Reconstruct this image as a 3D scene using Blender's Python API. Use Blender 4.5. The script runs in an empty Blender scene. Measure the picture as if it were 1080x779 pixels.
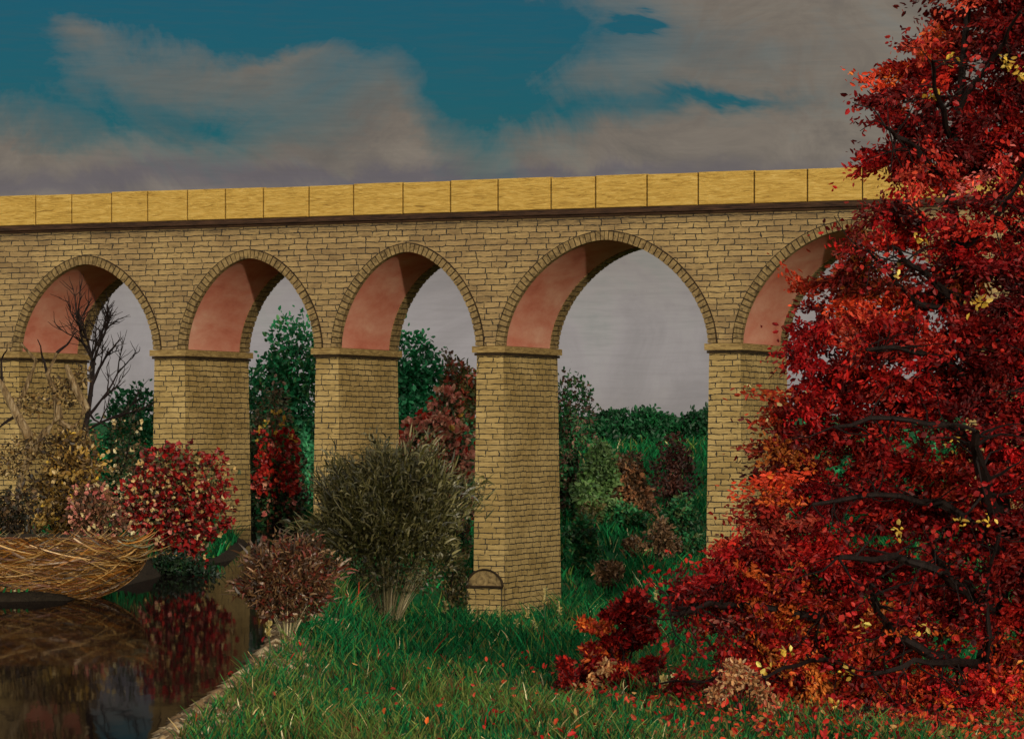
import bpy, math, random
import numpy as np
from mathutils import Vector, Matrix
random.seed(7); R = np.random.default_rng(11)
S = bpy.context.scene; COL = S.collection
FP, HY, Y0 = 3361.0, 455.0, 150.0          # focal length (px of a 1080 px wide frame), horizon row, distance of the viaduct
WATER = -4.9

# ------------------------------------------------------------------ helpers
def at(px, Y): return (px - 540) / FP * Y
def zat(py, Y): return (HY - py) / FP * Y
def link(o): COL.objects.link(o); return o
def tag(o, label=None, cat=None, group=None, kind=None):
    for k, v in (('label', label), ('category', cat), ('group', group), ('kind', kind)):
        if v: o[k] = v
    return o
def empty(name, loc, label, cat, group=None, rz=0):
    o = link(bpy.data.objects.new(name, None)); o.location = loc; o.rotation_euler = (0, 0, rz)
    o.empty_display_size = .5
    return tag(o, label, cat, group)

class MB:
    """collects faces, linked as one mesh object"""
    def __init__(s): s.v = []; s.f = []; s.c = []; s.n = 0; s.mi = []
    def add(s, verts, faces, col=None, mi=0):
        verts = np.asarray(verts, float).reshape(-1, 3); faces = np.asarray(faces, int)
        s.v.append(verts)
        s.f.append((faces + s.n)); s.mi.append(np.full(len(faces), mi))
        if col is None: col = (.5, .5, .5)
        col = np.asarray(col, float)
        if col.ndim == 1: col = np.repeat(col[None], len(verts), 0)
        s.c.append(col); s.n += len(verts)
    def box(s, x0, x1, y0, y1, z0, z1, mi=0, col=None):
        v = [(x0,y0,z0),(x1,y0,z0),(x1,y1,z0),(x0,y1,z0),(x0,y0,z1),(x1,y0,z1),(x1,y1,z1),(x0,y1,z1)]
        s.add(v, [(0,3,2,1),(4,5,6,7),(0,1,5,4),(1,2,6,5),(2,3,7,6),(3,0,4,7)], col, mi)
    def tube(s, pts, rad, col=(.5,.5,.5), seg=7):
        pts = [Vector(p) for p in pts]; vs = []; fs = []
        for i, p in enumerate(pts):
            d = (pts[min(i+1, len(pts)-1)] - pts[max(i-1, 0)]).normalized()
            a = d.cross(Vector((.31, .12, .94)) if abs(d.z) < .95 else Vector((1, 0, 0))).normalized(); b = d.cross(a)
            r = rad[i] if hasattr(rad, '__len__') else rad
            for k in range(seg):
                t = 2*math.pi*k/seg; q = p + (a*math.cos(t) + b*math.sin(t))*r*(1+.12*math.sin(3*t+i))
                vs.append(q)
        for i in range(len(pts)-1):
            for k in range(seg):
                k2 = (k+1) % seg
                fs.append((i*seg+k, i*seg+k2, (i+1)*seg+k2, (i+1)*seg+k))
        s.add([tuple(v) for v in vs], fs, col)
    def build(s, name, mats, parent=None, loc=None, smooth=False, uv=False, colors=True):
        v = np.concatenate(s.v); me = bpy.data.meshes.new(name)
        fl = [f for f in s.f]
        loops = np.concatenate([f.ravel() for f in fl]); sizes = np.concatenate([np.full(len(f), f.shape[1]) for f in fl])
        me.vertices.add(len(v)); me.vertices.foreach_set('co', v.ravel())
        me.loops.add(len(loops)); me.loops.foreach_set('vertex_index', loops.astype(np.int32))
        me.polygons.add(len(sizes)); st = np.concatenate([[0], np.cumsum(sizes)[:-1]])
        me.polygons.foreach_set('loop_start', st.astype(np.int32)); me.polygons.foreach_set('loop_total', sizes.astype(np.int32))
        me.polygons.foreach_set('material_index', np.concatenate(s.mi).astype(np.int32))
        me.update(calc_edges=True)
        me.polygons.foreach_set('use_smooth', np.full(len(sizes), bool(smooth)))
        if colors:
            ca = me.color_attributes.new('Col', 'FLOAT_COLOR', 'POINT')
            c = np.concatenate(s.c); ca.data.foreach_set('color', np.concatenate([c, np.ones((len(c), 1))], 1).ravel().astype(np.float32))
        me.validate(); me.update()
        if uv: box_uv(me)
        for m in (mats if isinstance(mats, (list, tuple)) else [mats]): me.materials.append(m)
        o = link(bpy.data.objects.new(name, me))
        if parent: o.parent = parent
        if loc is not None: o.location = loc
        return o

def box_uv(me):
    """metric box projection, and a second layer with the distance to the face's own left and right edge"""
    u1 = me.uv_layers.new(name='UVMap'); u2 = me.uv_layers.new(name='Edge')
    for p in me.polygons:
        n = p.normal
        for li in p.loop_indices:
            co = me.vertices[me.loops[li].vertex_index].co
            if abs(n.z) > .8: a, b = co.x, co.y
            elif abs(n.x) > abs(n.y): a, b = co.y + 3.3, co.z
            else: a, b = co.x, co.z
            u1.data[li].uv = (a, b)
        cs = [u1.data[li].uv[0] for li in p.loop_indices]; lo, hi = min(cs), max(cs)
        for li in p.loop_indices:
            a = u1.data[li].uv[0]; u2.data[li].uv = (a-lo, hi-a)

# ------------------------------------------------------------------ materials
def mat(name):
    m = bpy.data.materials.new(name); m.use_nodes = True
    nt = m.node_tree; b = nt.nodes['Principled BSDF']; return m, nt, b
def N(nt, t, **kw):
    n = nt.nodes.new(t)
    for k, v in kw.items():
        if k in n.inputs.keys() if isinstance(k, str) else False: n.inputs[k].default_value = v
        else: setattr(n, k, v)
    return n
def ramp(nt, fac, stops):
    r = nt.nodes.new('ShaderNodeValToRGB'); e = r.color_ramp.elements
    while len(e) < len(stops): e.new(.5)
    for i, (p, c) in enumerate(stops): e[i].position = p; e[i].color = (*c, 1) if len(c) == 3 else c
    nt.links.new(fac, r.inputs[0]); return r.outputs[0]
def noise(nt, vec, scale, detail=4, rough=.6, dist=0):
    n = nt.nodes.new('ShaderNodeTexNoise'); n.inputs['Scale'].default_value = scale; n.inputs['Detail'].default_value = detail
    n.inputs['Roughness'].default_value = rough; n.inputs['Distortion'].default_value = dist
    if vec is not None: nt.links.new(vec, n.inputs['Vector'])
    return n.outputs['Fac'], n.outputs['Color']
def mapping(nt, vec, scale=(1,1,1), rot=(0,0,0), loc=(0,0,0)):
    n = nt.nodes.new('ShaderNodeMapping'); n.inputs['Scale'].default_value = scale; n.inputs['Rotation'].default_value = rot
    n.inputs['Location'].default_value = loc; nt.links.new(vec, n.inputs['Vector']); return n.outputs[0]
def mix(nt, fac, a, b, mode='MIX'):
    n = nt.nodes.new('ShaderNodeMix'); n.data_type = 'RGBA'; n.blend_type = mode
    for s, v in ((n.inputs[0], fac), (n.inputs[6], a), (n.inputs[7], b)):
        if hasattr(v, 'is_linked') or hasattr(v, 'links'): nt.links.new(v, s)
        else: s.default_value = v if isinstance(v, (int, float)) else (*v, 1)
    return n.outputs[2]
def m2(nt, op, a, b=None, clamp=False):
    n = nt.nodes.new('ShaderNodeMath'); n.operation = op; n.use_clamp = clamp
    if op == 'MULTIPLY_ADD': n.inputs[2].default_value = .5
    for i, v in enumerate((a, b)):
        if v is None: continue
        if hasattr(v, 'links'): nt.links.new(v, n.inputs[i])
        else: n.inputs[i].default_value = v
    return n.outputs[0]
def bump(nt, b, h, strength=.5, dist=.05):
    n = nt.nodes.new('ShaderNodeBump'); n.inputs['Strength'].default_value = strength; n.inputs['Distance'].default_value = dist
    nt.links.new(h, n.inputs['Height']); nt.links.new(n.outputs[0], b.inputs['Normal'])

def masonry(name, c1, c2, c3, mortar, bw=1.05, bh=.33, edge=True, ink=.5):
    m, nt, b = mat(name); uvn = nt.nodes.new('ShaderNodeUVMap'); uvn.uv_map = 'UVMap'; uv = uvn.outputs[0]
    _, dc = noise(nt, uv, .9, 3); _, dc2 = noise(nt, uv, 7, 2)
    sub = nt.nodes.new('ShaderNodeVectorMath'); sub.operation = 'MULTIPLY_ADD'
    nt.links.new(dc, sub.inputs[0]); sub.inputs[1].default_value = (.45, .15, 0); nt.links.new(uv, sub.inputs[2])
    sub2 = nt.nodes.new('ShaderNodeVectorMath'); sub2.operation = 'MULTIPLY_ADD'
    nt.links.new(dc2, sub2.inputs[0]); sub2.inputs[1].default_value = (.10, .06, 0); nt.links.new(sub.outputs[0], sub2.inputs[2])
    wv = sub2.outputs[0]
    br = nt.nodes.new('ShaderNodeTexBrick'); nt.links.new(wv, br.inputs['Vector'])
    br.inputs['Scale'].default_value = 1; br.inputs['Brick Width'].default_value = bw; br.inputs['Row Height'].default_value = bh
    br.inputs['Mortar Size'].default_value = .025; br.inputs['Mortar Smooth'].default_value = .12
    br.offset = .47; br.squash = 1.35; br.squash_frequency = 3
    br.inputs['Color1'].default_value = (*c1, 1); br.inputs['Color2'].default_value = (*c2, 1); br.inputs['Mortar'].default_value = (*c1, 1)
    # weathering: patches, and short horizontal strokes
    pf, _ = noise(nt, mapping(nt, uv, (.35, .5, 1)), 1, 5, .65)
    col = mix(nt, ramp(nt, pf, [(.42, (0,0,0)), (.7, (1,1,1))]), br.outputs['Color'], c3)
    sf, _ = noise(nt, mapping(nt, uv, (1.3, 13, 1)), 1, 4, .7, .6)
    col = mix(nt, m2(nt, 'MULTIPLY', ramp(nt, sf, [(.45, (0,0,0)), (.70, (1,1,1))]), .8), col, (c1[0]*.42, c1[1]*.4, c1[2]*.35))
    lf, _ = noise(nt, mapping(nt, uv, (2.2, 16, 1), loc=(4, 9, 2)), 1, 3, .7)
    col = mix(nt, m2(nt, 'MULTIPLY', ramp(nt, lf, [(.56, (0,0,0)), (.72, (1,1,1))]), .42), col, (min(1,c1[0]*1.4), min(1,c1[1]*1.45), c1[2]*1.7))
    kf, _ = noise(nt, mapping(nt, uv, (1.1, 24, 1), loc=(7, 1, 5)), 1, 3, .75, .3)
    col = mix(nt, m2(nt, 'MULTIPLY', ramp(nt, kf, [(.60, (0,0,0)), (.68, (1,1,1))]), .6), col, (c1[0]*.16, c1[1]*.14, c1[2]*.12))
    if name.startswith('sand'):       # uneven dark strokes, denser towards the cornice
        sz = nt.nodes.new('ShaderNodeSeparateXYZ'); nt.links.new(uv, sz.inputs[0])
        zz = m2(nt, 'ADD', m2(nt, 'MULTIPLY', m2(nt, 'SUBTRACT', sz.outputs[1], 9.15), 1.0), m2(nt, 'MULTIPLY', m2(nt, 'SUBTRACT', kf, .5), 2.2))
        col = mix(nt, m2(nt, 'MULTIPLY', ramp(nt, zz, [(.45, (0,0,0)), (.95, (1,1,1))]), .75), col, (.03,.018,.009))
    # dark joints, drawn unevenly
    nf, _ = noise(nt, uv, 2.6, 4, .7)
    jf = m2(nt, 'MULTIPLY', br.outputs['Fac'], ramp(nt, nf, [(.34, (.15,)*3), (.50, (1,1,1))]))
    col = mix(nt, m2(nt, 'MULTIPLY', jf, ink + .6, True), col, mortar)
    if edge:
        e = nt.nodes.new('ShaderNodeUVMap'); e.uv_map = 'Edge'; sx = nt.nodes.new('ShaderNodeSeparateXYZ'); nt.links.new(e.outputs[0], sx.inputs[0])
        d = m2(nt, 'MINIMUM', sx.outputs[0], sx.outputs[1]); d = m2(nt, 'ADD', d, m2(nt, 'MULTIPLY', nf, .05))
        ef = ramp(nt, d, [(.05, (.9,)*3), (.095, (0,0,0))])
        col = mix(nt, ef, col, mortar)
    nt.links.new(col, b.inputs['Base Color']); b.inputs['Roughness'].default_value = .78
    h = m2(nt, 'SUBTRACT', m2(nt, 'ADD', m2(nt, 'MULTIPLY', sf, .6), m2(nt, 'MULTIPLY', lf, .5)), m2(nt, 'MULTIPLY', br.outputs['Fac'], .8))
    bump(nt, b, h, .6, .06)
    return m

def strokes(name, stops, scale=(1, 1, 1), sc=2.0, rough=.7, bs=.5, bd=.05, coord='Object', dist=1.0, rot=(0,0,0)):
    m, nt, b = mat(name); tc = nt.nodes.new('ShaderNodeTexCoord')
    v = mapping(nt, tc.outputs[coord], scale, rot); f, _ = noise(nt, v, sc, 5, .65, dist)
    nt.links.new(ramp(nt, f, stops), b.inputs['Base Color']); b.inputs['Roughness'].default_value = rough; b.inputs['Specular IOR Level'].default_value = .15
    bump(nt, b, f, bs, bd); return m

def leafmat(name, rough=.5, spec=.4, trans=.18):
    m, nt, b = mat(name); a = nt.nodes.new('ShaderNodeAttribute'); a.attribute_name = 'Col'
    nt.links.new(a.outputs['Color'], b.inputs['Base Color']); b.inputs['Roughness'].default_value = rough
    b.inputs['Specular IOR Level'].default_value = spec
    tb = nt.nodes.new('ShaderNodeBsdfTranslucent'); nt.links.new(a.outputs['Color'], tb.inputs[0])
    mx = nt.nodes.new('ShaderNodeMixShader'); mx.inputs[0].default_value = trans
    out = nt.nodes['Material Output']; nt.links.new(b.outputs[0], mx.inputs[1]); nt.links.new(tb.outputs[0], mx.inputs[2]); nt.links.new(mx.outputs[0], out.inputs[0])
    return m

M = {}
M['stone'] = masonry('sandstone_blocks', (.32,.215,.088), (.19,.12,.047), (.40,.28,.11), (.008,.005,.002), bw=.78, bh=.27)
M['pier'] = masonry('pier_blocks', (.37,.255,.085), (.23,.15,.04), (.46,.33,.13), (.008,.005,.002), bw=.72, bh=.26)
M['vous'] = strokes('voussoir_stone', [(.32, (.06,.040,.018)), (.5, (.19,.13,.055)), (.72, (.30,.21,.09))], (1,1,1), 3.4)
M['mortar'] = strokes('dark_mortar', [(.3, (.010,.006,.003)), (.7, (.04,.025,.012))], (1,1,1), 3.0)
M['soffit'] = strokes('red_plaster', [(.22, (.32,.08,.05)), (.42, (.46,.16,.105)), (.6, (.52,.24,.165)), (.78, (.60,.36,.26))], (.8,.30,.8), .9, .8, .45, .05, dist=.15)
M['panel'] = strokes('yellow_panel', [(.27, (.15,.085,.02)), (.38, (.33,.20,.04)), (.52, (.44,.28,.062)), (.74, (.56,.39,.12))], (.9,1,7), 1.5, .65, .7, .05)
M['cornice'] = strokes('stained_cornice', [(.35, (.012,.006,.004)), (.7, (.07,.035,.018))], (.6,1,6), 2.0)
M['ledge'] = strokes('ledge_stone', [(.3, (.10,.06,.022)), (.55, (.28,.19,.07)), (.75, (.42,.31,.13))], (1,1,6), 2.0)
M['peach'] = strokes('weathered_peach_wood', [(.3, (.22,.09,.03)), (.5, (.48,.26,.11)), (.7, (.62,.42,.22))], (3,3,1), 2.5)
M['deck'] = strokes('deck_ballast', [(.3, (.05,.04,.03)), (.7, (.16,.13,.1))], (1,1,1), 3.0)
M['bark_dark'] = strokes('black_bark', [(.3, (.004,.003,.003)), (.7, (.018,.010,.008))], (3,3,.6), 2.5)
M['bark_pale'] = strokes('pale_bark', [(.34, (.02,.012,.006)), (.5, (.17,.11,.05)), (.7, (.36,.28,.17))], (3,3,.7), 1.8, .7, .9, .1)
M['leaf'] = leafmat('leaves')
M['leaf_gloss'] = leafmat('maple_leaves', .5, .22, .2)
M['stroke'] = leafmat('dry_stems', .42, .55, .05)
M['grass'] = leafmat('grass_blades', .8, .12, .15)
M['earth'] = strokes('dark_earth', [(.3, (.008,.006,.003)), (.6, (.03,.02,.009)), (.8, (.06,.045,.015))], (1,1,1), 1.5)
M['pebble'] = leafmat('pebbles', .7, .3, .0)

# ground
def ground_mat():
    m, nt, b = mat('meadow_ground'); tc = nt.nodes.new('ShaderNodeTexCoord'); v = tc.outputs['Object']
    f, _ = noise(nt, v, .35, 6, .65, .8); f2, _ = noise(nt, mapping(nt, v, (1, .35, 1)), 3.2, 4, .7, 1.5)
    c = ramp(nt, f, [(.3, (.003,.035,.012)), (.46, (.005,.085,.026)), (.58, (.012,.10,.026)), (.67, (.05,.07,.025)), (.78, (.10,.065,.035))])
    c = mix(nt, ramp(nt, f2, [(.4, (0,0,0)), (.75, (.6,.6,.6))]), c, (.010,.10,.035))
    a = nt.nodes.new('ShaderNodeAttribute'); a.attribute_name = 'Col'; sx = nt.nodes.new('ShaderNodeSeparateColor'); nt.links.new(a.outputs['Color'], sx.inputs[0])
    c = mix(nt, sx.outputs[0], c, (.022,.015,.008))           # wet earth of the river bed
    c = mix(nt, sx.outputs[1], c, ramp(nt, f2, [(.35, (.05,.035,.014)), (.6, (.22,.15,.06)), (.75, (.36,.27,.13))]))   # sandy strip
    nt.links.new(c, b.inputs['Base Color']); b.inputs['Roughness'].default_value = .9; b.inputs['Specular IOR Level'].default_value = .2
    bump(nt, b, m2(nt, 'ADD', f, f2), .8, .25); return m
def water_mat():
    m, nt, b = mat('river_water'); tc = nt.nodes.new('ShaderNodeTexCoord')
    f, _ = noise(nt, mapping(nt, tc.outputs['Object'], (.9, .25, 1)), 1.6, 3, .5, .3)
    b.inputs['Base Color'].default_value = (.006,.004,.004,1); b.inputs['Roughness'].default_value = .03; b.inputs['IOR'].default_value = 1.02
    bump(nt, b, f, .12, .02); return m

# ------------------------------------------------------------------ terrain
CTRL = np.array([(0,20,-4.6),(-3,51,-4.9),(0,51,-5.0),(5,51,-5.2),(10,51,-5.5),(16,60,-6.2),(30,60,-5.5),(-3,70,-5.3),(0,80,-6.3),(0,110,-7.6),(0,135,-8.9),(-1,150,-9.5),(1,148,-9.5),(-2,146,-9.4),(1.5,154,-9.0),
 (-4,118,-7.4),(-3,150,-8.6),(5,140,-7.9),(5,110,-7.2),(9.5,146,-6.1),(20,140,-5.2),(30,130,-4.2),(50,120,-3.5),(15,100,-6.2),(12,80,-6.3),(1.8,158,-8.6),(5,170,-7.6),(8,200,-5.3),(3,200,-5.3),
 (14,200,-4.6),(8,250,-1.4),(20,250,-1.0),(8,330,1.5),(25,330,1.6),(40,330,1.6),(-8,330,1.5),(-27,190,-3.4),(-16,178,-4.4),(-5,176,-6.6),(-5,200,-4.9),(-9,156,-4.75),(-7,160,-5.4),(-17,158,-4.6),(-14,110,-4.3),(-25,120,-4.2),
 (-18,100,-4.35),(-40,150,-4),(-40,250,-1),(-90,330,2.5),(90,330,3),(0,600,2),(-300,600,3),(300,600,3),(0,1500,1),(-60,90,-4.2),(60,200,-2),(-30,50,-4.2),(-90,20,-4),(90,20,-4),(-7,185,-5.0),(-12,180,-4.5)])
RIV = [(-4.2,5),(-5.3,37),(-5.8,50.8),(-5.6,57.8),(-5.65,70),(-6.4,89),(-7.5,113.6),(-8.6,130),(-9.9,150),(-10.6,163),(-13,176),(-22,184),(-32,184),
       (-32,177),(-20,174),(-14.6,166),(-13.4,154),(-11.2,138),(-10.5,122),(-11.6,111),(-12.2,99.8),(-12.6,92.5),(-14.7,91.5),(-24,92),(-60,84),(-60,5)]
RV = np.array(RIV, float)
def river_sd(P):
    """signed distance to the river outline, negative in the water"""
    x, y = P[:, 0], P[:, 1]; d = np.full(len(P), 1e9); ins = np.zeros(len(P), bool)
    for i in range(len(RV)):
        a, b = RV[i], RV[(i+1) % len(RV)]; e = b-a; w = P-a
        t = np.clip((w@e)/(e@e), 0, 1); d = np.minimum(d, np.linalg.norm(w-t[:, None]*e, axis=1))
        c = ((a[1] > y) != (b[1] > y)); xx = (b[0]-a[0])*(y-a[1])/((b[1]-a[1]) or 1e-9)+a[0]; ins ^= c & (x < xx)
    return np.where(ins, -d, d)
def terr(P):
    P = np.asarray(P, float).reshape(-1, 2)
    d = np.sqrt(((P[:, None, :]-CTRL[None, :, :2])**2).sum(2)+2.0); w = d**-3.2
    z = (w*CTRL[:, 2]).sum(1)/w.sum(1)
    z += .10*np.sin(P[:,0]*.9+1.3*np.sin(P[:,1]*.31))*np.cos(P[:,1]*.53) + .05*np.sin(P[:,0]*2.3+P[:,1]*1.7)
    sd = river_sd(P)
    lev = WATER + .28 + .0*sd
    k = np.clip(1-(sd-.4)/2.6, 0, 1); k = k*k*(3-2*k)
    z = np.where(sd > 0, z*(1-k)+np.maximum(z, lev)*k*1.0, z)
    z = np.where((sd > 0) & (sd < .5), WATER-.25+(.55)*(sd/.5), z)
    z = np.where(sd <= 0, WATER-.25-np.minimum(-sd*.5, 1.2), z)
    return z
def gz(x, y): return float(terr([(x, y)])[0])
xs = np.concatenate([-np.geomspace(1600, 48, 22), np.arange(-46, 46.1, .7), np.geomspace(48, 1600, 22)])
ys = np.concatenate([np.linspace(-60, 30, 12), np.arange(31, 215, .8), np.geomspace(216, 3000, 50)])
GX, GY = np.meshgrid(xs, ys); P = np.stack([GX.ravel(), GY.ravel()], 1); Z = terr(P); SD = river_sd(P)
nx, ny = len(xs), len(ys); I = np.arange(nx*ny).reshape(ny, nx)
F = np.stack([I[:-1,:-1].ravel(), I[:-1,1:].ravel(), I[1:,1:].ravel(), I[1:,:-1].ravel()], 1)
bed = np.clip((.55-SD)/.4, 0, 1); bed = np.maximum(bed, np.clip((3.2-SD)/1.2, 0, 1)*(P[:,0] < -9)*(P[:,1] > 80)*(P[:,1] < 160)); sand = np.clip((1.7-SD)/.6, 0, 1)*(P[:,1] < 92)*(P[:,0] > -8)*(1-bed)
g = MB(); g.add(np.column_stack([P, Z]), F, np.stack([bed, sand, bed*0], 1))
go = g.build('ground', ground_mat(), smooth=True); tag(go, kind='structure')
w = MB()
wo = RV  # the water sheet, its rim tucked under the banks
c = np.roll(wo, -1, 0)-np.roll(wo, 1, 0); nrm = np.stack([c[:,1], -c[:,0]], 1); nrm /= np.linalg.norm(nrm, axis=1)[:, None]
wv = wo+nrm*.28
me = bpy.data.meshes.new('river_water'); me.from_pydata([(x, y, WATER) for x, y in wv], [], [list(range(len(wv)))]); me.materials.append(water_mat())
tag(link(bpy.data.objects.new('river_water', me)), kind='structure')

# ------------------------------------------------------------------ viaduct
AX = (.9172, -.3984); UX = (.3984, .9172); T = 6.6
def s_of(px):
    Y = Y0*7740/(px+7200); return at(px, Y)/AX[0]
def wpos(s, t, z): return (s*AX[0]+t*UX[0], Y0+s*AX[1]+t*UX[1], z)
via = empty('stone_viaduct', (0, Y0, 0), 'long tan stone viaduct with tall arches and a yellow panelled parapet crossing the valley', 'viaduct', rz=math.atan2(AX[1], AX[0]))
SPR, ZC, ZT = 4.05, 10.12, 11.9
piers = [(-10+0, 20), (163, 195), (333, 357), (503, 531), (748, 781), (1020, 1052)]
ps = [(s_of(a), s_of(b)) for a, b in piers]
for k in range(3): ps.insert(0, (ps[0][0]-8.6, ps[0][0]-7.1))
for k in range(3): ps.append((ps[-1][1]+9.6, ps[-1][1]+11.1))
crowns = [8.4, 8.4, 8.4, 8.4, 8.5, 8.62, 8.95, 9.15, 9.15, 9.15, 9.15]
bases = []
for a, b in ps:
    zz = [gz(*wpos(s, t, 0)[:2]) for s in (a, b) for t in (0, T)]; bases.append(min(zz)-.5)
TH = .35; NA = 40
PN = 1.78          # the arches are a little fuller at the crown and straighter in the flanks than an ellipse
def curve(c, a, r, off=0, n=NA):
    e = .5*PN; th = np.linspace(0, math.pi, n+1); cs, sn = np.cos(th), np.sin(th).clip(0)
    x, z = -a*np.sign(cs)*np.abs(cs)**(1/e), r*sn**(1/e); th2 = np.linspace(0, math.pi, n+1)
    nx_, nz_ = np.sign(x)*(np.abs(x)/a)**(PN-1)/a, (z/r)**(PN-1)/r; L = np.hypot(nx_, nz_)+1e-9
    return c+x+nx_/L*off, SPR+z+nz_/L*off
sp = MB()
# spandrel front and back in columns above every arch, solid blocks above the piers
def column_strip(s0, s1, z0a, z0b):
    for t, flip in ((0, 0), (T, 1)):
        v = [(s0,t,z0a),(s1,t,z0b),(s1,t,ZC),(s0,t,ZC)]; sp.add(v, [(3,2,1,0)] if flip else [(0,1,2,3)])
for (a, b) in ps: column_strip(a, b, SPR, SPR)
def arch_z(x, c, a, r): return SPR+r*math.sqrt(max(0, 1-((x-c)/a)**2))
bays = []
for i in range(len(ps)-1):
    s0, s1 = ps[i][1], ps[i+1][0]; c, a = (s0+s1)/2, (s1-s0)/2; r = crowns[min(i, 10)]-SPR; bays.append((c, a, r))
    X, Zc = curve(c, a, r, .1); X = np.clip(X, s0, s1); 
    for j in range(NA): 
        if X[j+1]-X[j] > 1e-4: column_strip(X[j], X[j+1], Zc[j], Zc[j+1])
sL, sR = ps[0][0], ps[-1][1]
sp.add([(sL,0,SPR),(sL,T,SPR),(sL,T,ZC),(sL,0,ZC)], [(0,3,2,1)]); sp.add([(sR,0,SPR),(sR,T,SPR),(sR,T,ZC),(sR,0,ZC)], [(0,1,2,3)])
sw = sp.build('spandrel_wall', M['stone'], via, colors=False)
def plain_uv(me, edge=1.0):
    box_uv(me)
    for l in me.uv_layers['Edge'].data: l.uv = (edge, edge)
plain_uv(sw.data)
for i, (c, a, r) in enumerate(bays):
    # lining of the vault
    xi, zi = curve(c, a, r, 0); xo, zo = curve(c, a, r, .16); b = MB(); t0, t1 = .3, T-.95
    v = np.concatenate([np.column_stack([x, np.full(NA+1, t), z]) for x, z, t in ((xi, zi, t0), (xi, zi, t1), (xo, zo, t0), (xo, zo, t1))]); n = NA+1
    f = [(j, j+1, n+j+1, n+j) for j in range(NA)]+[(2*n+j, 3*n+j, 3*n+j+1, 2*n+j+1) for j in range(NA)]
    b.add(v, f); b.build('arch_soffit', M['soffit'], via, smooth=True, colors=False)
    for front in (1, 0):
        ring = MB(); ta, tb, tc_ = (-.04, .3, -.08) if front else (T-.95, T+.04, T+.08)
        xi, zi = curve(c, a, r, -.02); xo, zo = curve(c, a, r, TH+.05)
        v = np.concatenate([np.column_stack([x, np.full(n, t), z]) for x, z, t in ((xi, zi, ta), (xo, zo, ta), (xi, zi, tb), (xo, zo, tb))])
        f = []
        for j in range(NA): f += [(j, n+j, n+j+1, j+1), (2*n+j, 2*n+j+1, 3*n+j+1, 3*n+j), (j, j+1, 2*n+j+1, 2*n+j), (n+j, 3*n+j, 3*n+j+1, n+j+1)]
        ring.add(v, f, mi=1)
        per = math.pi*(3*(a+r)-math.sqrt((3*a+r)*(a+3*r)))/2; nv = int(per/.27); sub = 1
        xi, zi = curve(c, a, r, -.045, nv*10); xo, zo = curve(c, a, r, TH, nv*10)
        for k in range(nv):
            j0, j1 = k*10+1, k*10+9; q = random.uniform(-.015, .02); oi = random.uniform(-.04, .03)
            fr = tc_-q if front else tc_+q; bk = .28 if front else T-.97
            ox0, oz0 = xo[j0]+(xo[j0]-xi[j0])*oi, zo[j0]+(zo[j0]-zi[j0])*oi; ox1, oz1 = xo[j1]+(xo[j1]-xi[j1])*oi, zo[j1]+(zo[j1]-zi[j1])*oi
            vv = [(xi[j0],fr,zi[j0]),(xi[j1],fr,zi[j1]),(ox1,fr,oz1),(ox0,fr,oz0),(xi[j0],bk,zi[j0]),(xi[j1],bk,zi[j1]),(ox1,bk,oz1),(ox0,bk,oz0)]
            ring.add(vv, [(0,1,2,3),(4,7,6,5),(0,4,5,1),(3,2,6,7),(0,3,7,4),(1,5,6,2)], mi=0)
        ring.build('arch_ring', [M['vous'], M['mortar']], via, colors=False)
for i, (a, b) in enumerate(ps):
    zb = bases[i]; H = SPR-.3-zb; o = .012*H; q = MB()
    q.add([(a-o,-o,zb),(b+o,-o,zb),(b+o,T+o,zb),(a-o,T+o,zb),(a,0,SPR-.3),(b,0,SPR-.3),(b,T,SPR-.3),(a,T,SPR-.3)],
          [(0,3,2,1),(4,5,6,7),(0,1,5,4),(1,2,6,5),(2,3,7,6),(3,0,4,7)])
    p = q.build('pier', M['pier'], via, uv=True, colors=False)
    q = MB(); q.box(a-.16, b+.16, -.22, T+.22, SPR-.32, SPR-.02); q.box(a-.08, b+.08, -.12, T+.12, SPR-.46, SPR-.34, mi=1)
    l = q.build('impost_ledge', [M['ledge'], M['mortar']], p, colors=False)
    if i == 6:   # fourth pier in view: wider footing with a half round cut stone above it
        q = MB(); zt = zat(618, 150.6)
        q.box(a-.36, b+.10, -.42, -.1, zb, zt); q.box(a-.36, a-.05, -.1, 1.2, zb, zt)
        q.build('footing', M['pier'], p, uv=True, colors=False)
        q = MB(); cx, rx, rz = (a+b)/2-.12, (b-a)/2+.2, .78; n = 18
        th = np.linspace(0, math.pi, n); fr = [(cx-rx*math.cos(x), -.34, zt+rz*math.sin(x)) for x in th]; bk = [(x, -.02, z) for x, _, z in fr]
        q.add(fr+bk, [(k, k+1, n+k+1, n+k) for k in range(n-1)], mi=1)
        cen = [(cx, -.34, zt)]
        q.add(fr+cen, [(k, n, k+1) for k in range(n-1)])
        q.build('half_round_stone', [M['vous'], M['mortar']], p, colors=False)
        q = MB()
        pts = [(cx-(rx+.03)*math.cos(x), -.37, zt+(rz+.03)*math.sin(x)) for x in np.linspace(0, math.pi, 16)]
        q.tube(pts, .05); q.tube([(cx-rx-.08, -.45, zt), (cx+rx+.08, -.45, zt)], .06); q.build('dark_joint', M['mortar'], p, colors=False)
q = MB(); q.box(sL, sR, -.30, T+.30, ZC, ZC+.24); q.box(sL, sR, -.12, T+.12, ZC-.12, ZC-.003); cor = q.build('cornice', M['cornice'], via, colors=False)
q = MB(); q.box(sL, sR, .12, T-.12, ZC+.242, ZC+.5); q.build('deck', M['deck'], via, colors=False)
q = MB(); q.box(sL, sR, -.10, .1, ZC+.243, ZT-.05); par = q.build('parapet', M['cornice'], via, colors=False)
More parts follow.
